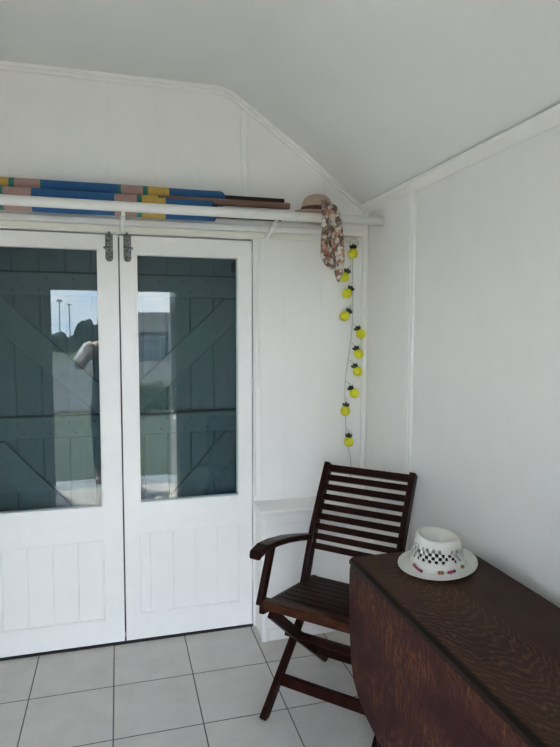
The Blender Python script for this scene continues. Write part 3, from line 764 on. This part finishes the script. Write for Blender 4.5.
# ------------------------------------------------------------------ outdoors, seen in the door glass
def terrain():
    m = MB(); xs = [-60, -25, -8, -3, 0, 3, 8, 25, 60]; ys_ = [(4.5, -.035), (-.40, -.035), (-5, -.04), (-8, -.2), (-16, -.9), (-30, -1.15), (-60, -1.2), (-140, -1.2)]
    vs = [(x, y, z) for y, z in ys_ for x in xs]; n_ = len(xs); fs = []
    for k in range(len(ys_)-1):
        for i in range(n_-1): fs.append((k*n_+i, k*n_+i+1, (k+1)*n_+i+1, (k+1)*n_+i))
    return m._add(vs, fs)
struct(terrain().build('lawn', M['grass']))
def clump(m, c, sx, sy, sz, n, r, seed):
    rnd = random.Random(seed)
    for _ in range(n):
        p = Vector(c) + Vector((rnd.uniform(-sx, sx), rnd.uniform(-sy, sy), rnd.uniform(0, sz)))
        q = r*rnd.uniform(.7, 1.2)
        b0 = len(m.b.verts); m.ball(p, q, seg=10); m.b.verts.ensure_lookup_table()
        for v in m.b.verts[b0:]:
            d = v.co-p; v.co = p + d*(1+.25*noise.noise(v.co*4/r*.3))
m = MB(); clump(m, (.95, -5.2, .0), .55, .15, .42, 60, .13, 3)
tag(m.build('hedge', M['hedge'], at=(.95, -5.2, -.05)), 'clipped hedge across the lawn, mirrored low in the glass', 'hedge')
bg_ = thing('bungalow', (5, -45, -1.2), 'white bungalow under a grey roof, mirrored in the right-hand pane', 'house')
MB().box(1.5, 11, -49, -45, -1.25, 1.25).build('house_wall', M['render'], bg_)
MB().poly([(1.0, -44.6, 1.2), (1.0, -47, 2.95), (1.0, -49.4, 1.2)], (10.5, 0, 0)).build('roof', M['roofgrey'], bg_)
for x in (3.5, 7.5):
    wi = MB().box(x-.1, x+1.7, -44.98, -44.9, -.9, .9).build('window', M['whitecloth'], bg_)
    m = MB()
    for a in (0, .85): m.box(x+a, x+a+.75, -44.9, -44.88, -.8, .35); m.box(x+a, x+a+.75, -44.9, -44.88, .42, .82)
    m.build('panes', M['darkpane'], wi)
m = MB(); rd = [(-6.2, -.09), (-8, -.17), (-16, -.87), (-30, -1.12), (-44, -1.14)]
m._add([(x, y, z) for y, z in rd for x in (-30, 30)], [(2*k, 2*k+1, 2*k+3, 2*k+2) for k in range(4)])
struct(m.build('road', M['road']))
m = MB(); clump(m, (-9, -70, -1.6), 9, 3, 1.5, 60, 1.25, 5); clump(m, (-2.6, -68, -.4), 1.6, 1, 2.4, 22, .85, 9)
tr = m.build('trees', M['treeleaf']); tr['kind'] = 'stuff'; tag(tr, 'dark line of trees beyond the lawn, mirrored in the glass', 'trees')
for x, hgt in ((-5.9, 4.6), (-4.9, 4.2)):
    po = MB().tube([(x, -60, -1.2), (x, -60, hgt)], .045, 8); po.box(x-.3, x+.3, -60.05, -59.95, hgt-.25, hgt-.1)
    tag(po.build('utility_pole', M['treeleaf'], at=(x, -60, -1.2)), 'thin utility pole far behind the trees, mirrored in the left pane', 'pole', 'far utility poles')

# ------------------------------------------------------------------ photographer standing in the doorway
def skin(nm, chains, mat, parent, sub=2):
    """chains of (points, radii); first chain holds the root; later chains start at the nearest existing vertex when flagged"""
    me = bpy.data.meshes.new(nm); vs, es, rs = [], [], []
    def idx(p):
        for i, q in enumerate(vs):
            if (Vector(q)-Vector(p)).length < 1e-4: return i
        vs.append(tuple(p)); rs.append(.02); return len(vs)-1
    for pts, rad in chains:
        pr = None
        for p, r in zip(pts, rad):
            i = idx(p); rs[i] = r
            if pr is not None: es.append((pr, i))
            pr = i
    base = WM[parent.name]; inv = base.inverted()
    me.from_pydata([inv @ Vector(v) for v in vs], es, [])
    o = bpy.data.objects.new(nm, me); COL.objects.link(o); o.parent = parent; WM[o.name] = base
    sk = o.modifiers.new('skin', 'SKIN'); sk.use_smooth_shade = True
    lay = me.skin_vertices[0] if me.skin_vertices else None
    if lay is None:
        bm_ = bmesh.new(); bm_.from_mesh(me); bm_.verts.layers.skin.verify(); bm_.to_mesh(me); bm_.free(); lay = me.skin_vertices[0]
    for i, r in enumerate(rs):
        lay.data[i].radius = (r, r) if not isinstance(r, tuple) else r; lay.data[i].use_root = (i == 0)
    ss = o.modifiers.new('sub', 'SUBSURF'); ss.levels = ss.render_levels = sub
    me.materials.append(mat); return o
PX, PY = -.10, -.36
ps = thing('person', (PX, PY, .004), 'person in dark clothes and white sleeves photographing, mirrored in the door glass', 'person')
pel, che, nek, hed = (PX, PY, .86), (PX, PY-.005, 1.18), (PX, PY+.01, 1.38), (PX, PY+.03, 1.49)
chains = [([pel, (PX, PY-.005, 1.02), che, (PX, PY, 1.30), nek, (PX, PY+.015, 1.42), hed, (PX, PY+.03, 1.56)], [(.14, .10), (.115, .085), (.14, .10), (.12, .08), .05, .052, (.075, .088), (.055, .065)])]
for s in (-1, 1):
    sho, elb, wri = (PX+s*.165, PY, 1.30), (PX+s*.27, PY+.10, 1.10), (s*.085, -.085, 1.40)
    chains.append(([(PX, PY, 1.30), sho, elb, wri], [(.12, .08), .048, .036, .026]))
    pal = (s*.060, -.070, 1.445); chains.append(([wri, pal], [.026, .028]))
    for k in range(4):
        z = 1.475-.018*k; L = (.9, 1.0, .95, .8)[k]
        chains.append(([pal, (s*.052, -.060, z+.01), (s*(.052-.012), -.066+.002, z+.014), (s*(.052-.030*L), -.068, z+.012)], [.028, .009, .008, .007]))
    chains.append(([pal, (s*.050, -.050, 1.43), (s*.034, -.047, 1.445)], [.028, .010, .008]))
    hip, kne, ank = (PX+s*.085, PY, .80), (PX+s*.095, PY+.02, .45), (PX+s*.10, PY, .085)
    chains.append(([pel, hip, kne, ank, (PX+s*.105, PY+.10, .035), (PX+s*.108, PY+.16, .028)], [(.14, .10), .085, .055, .038, .034, .026]))
body = skin('body', chains, M['skin'], ps)
dress = [([(PX, PY, .87), (PX, PY-.005, 1.02), (PX, PY-.005, 1.18), (PX, PY, 1.31)], [(.165, .125), (.14, .11), (.165, .125), (.145, .105)]),
         ([(PX, PY, .87), (PX, PY, .60), (PX, PY, .42)], [(.165, .125), (.19, .15), (.20, .16)])]
skin('dress', dress, M['darkcloth'], ps)
for s in (-1, 1):
    skin('sleeve', [([(PX+s*.12, PY, 1.315), (PX+s*.18, PY, 1.285), (PX+s*.235, PY+.06, 1.17), (PX+s*.268, PY+.098, 1.105)], [.075, .072, .070, .075])], M['whitecloth'], ps)
for s in (-1, 1):
    skin('trouser_leg', [([(PX+s*.088, PY, .80), (PX+s*.095, PY+.02, .45), (PX+s*.10, PY, .10)], [.095, .068, .058])], M['darkcloth'], ps)
m = MB(); m.lathe([(.093, -.14), (.10, -.05), (.103, .02), (.092, .07), (.06, .105), (.0005, .118)], (PX, PY+.005, 1.50), 24, lambda th, r, z: Vector((r*.92*math.cos(th), r*math.sin(th) - .012 - (.03 if math.sin(th) > .2 and z < .06 else 0)*math.sin(th)*2.2, z)))
m.build('hair', M['hair'], ps, smooth=True)
for s in (-1, 1): MB().ball((PX+s*.030, PY+.114, 1.505), .010, (1.2, .5, .8), 10).build('eye', M['gap'], ps, smooth=True)
MB().lathe([(.004, .02), (.009, .0), (.012, -.012), (.0005, -.018)], (PX, PY+.116, 1.480), 10).build('nose', M['skin'], ps, smooth=True)
MB().ball((PX, PY+.112, 1.445), .018, (1.2, .4, .35), 12).build('mouth', M['hatband'], ps, smooth=True)
tag(MB().box(-.0365, .0365, -.062, -.054, 1.40, 1.55).build('phone', M['phone'], bevel=.004, at=(0, -.058, 1.40)), 'black phone held up upright in both hands of the person', 'phone')
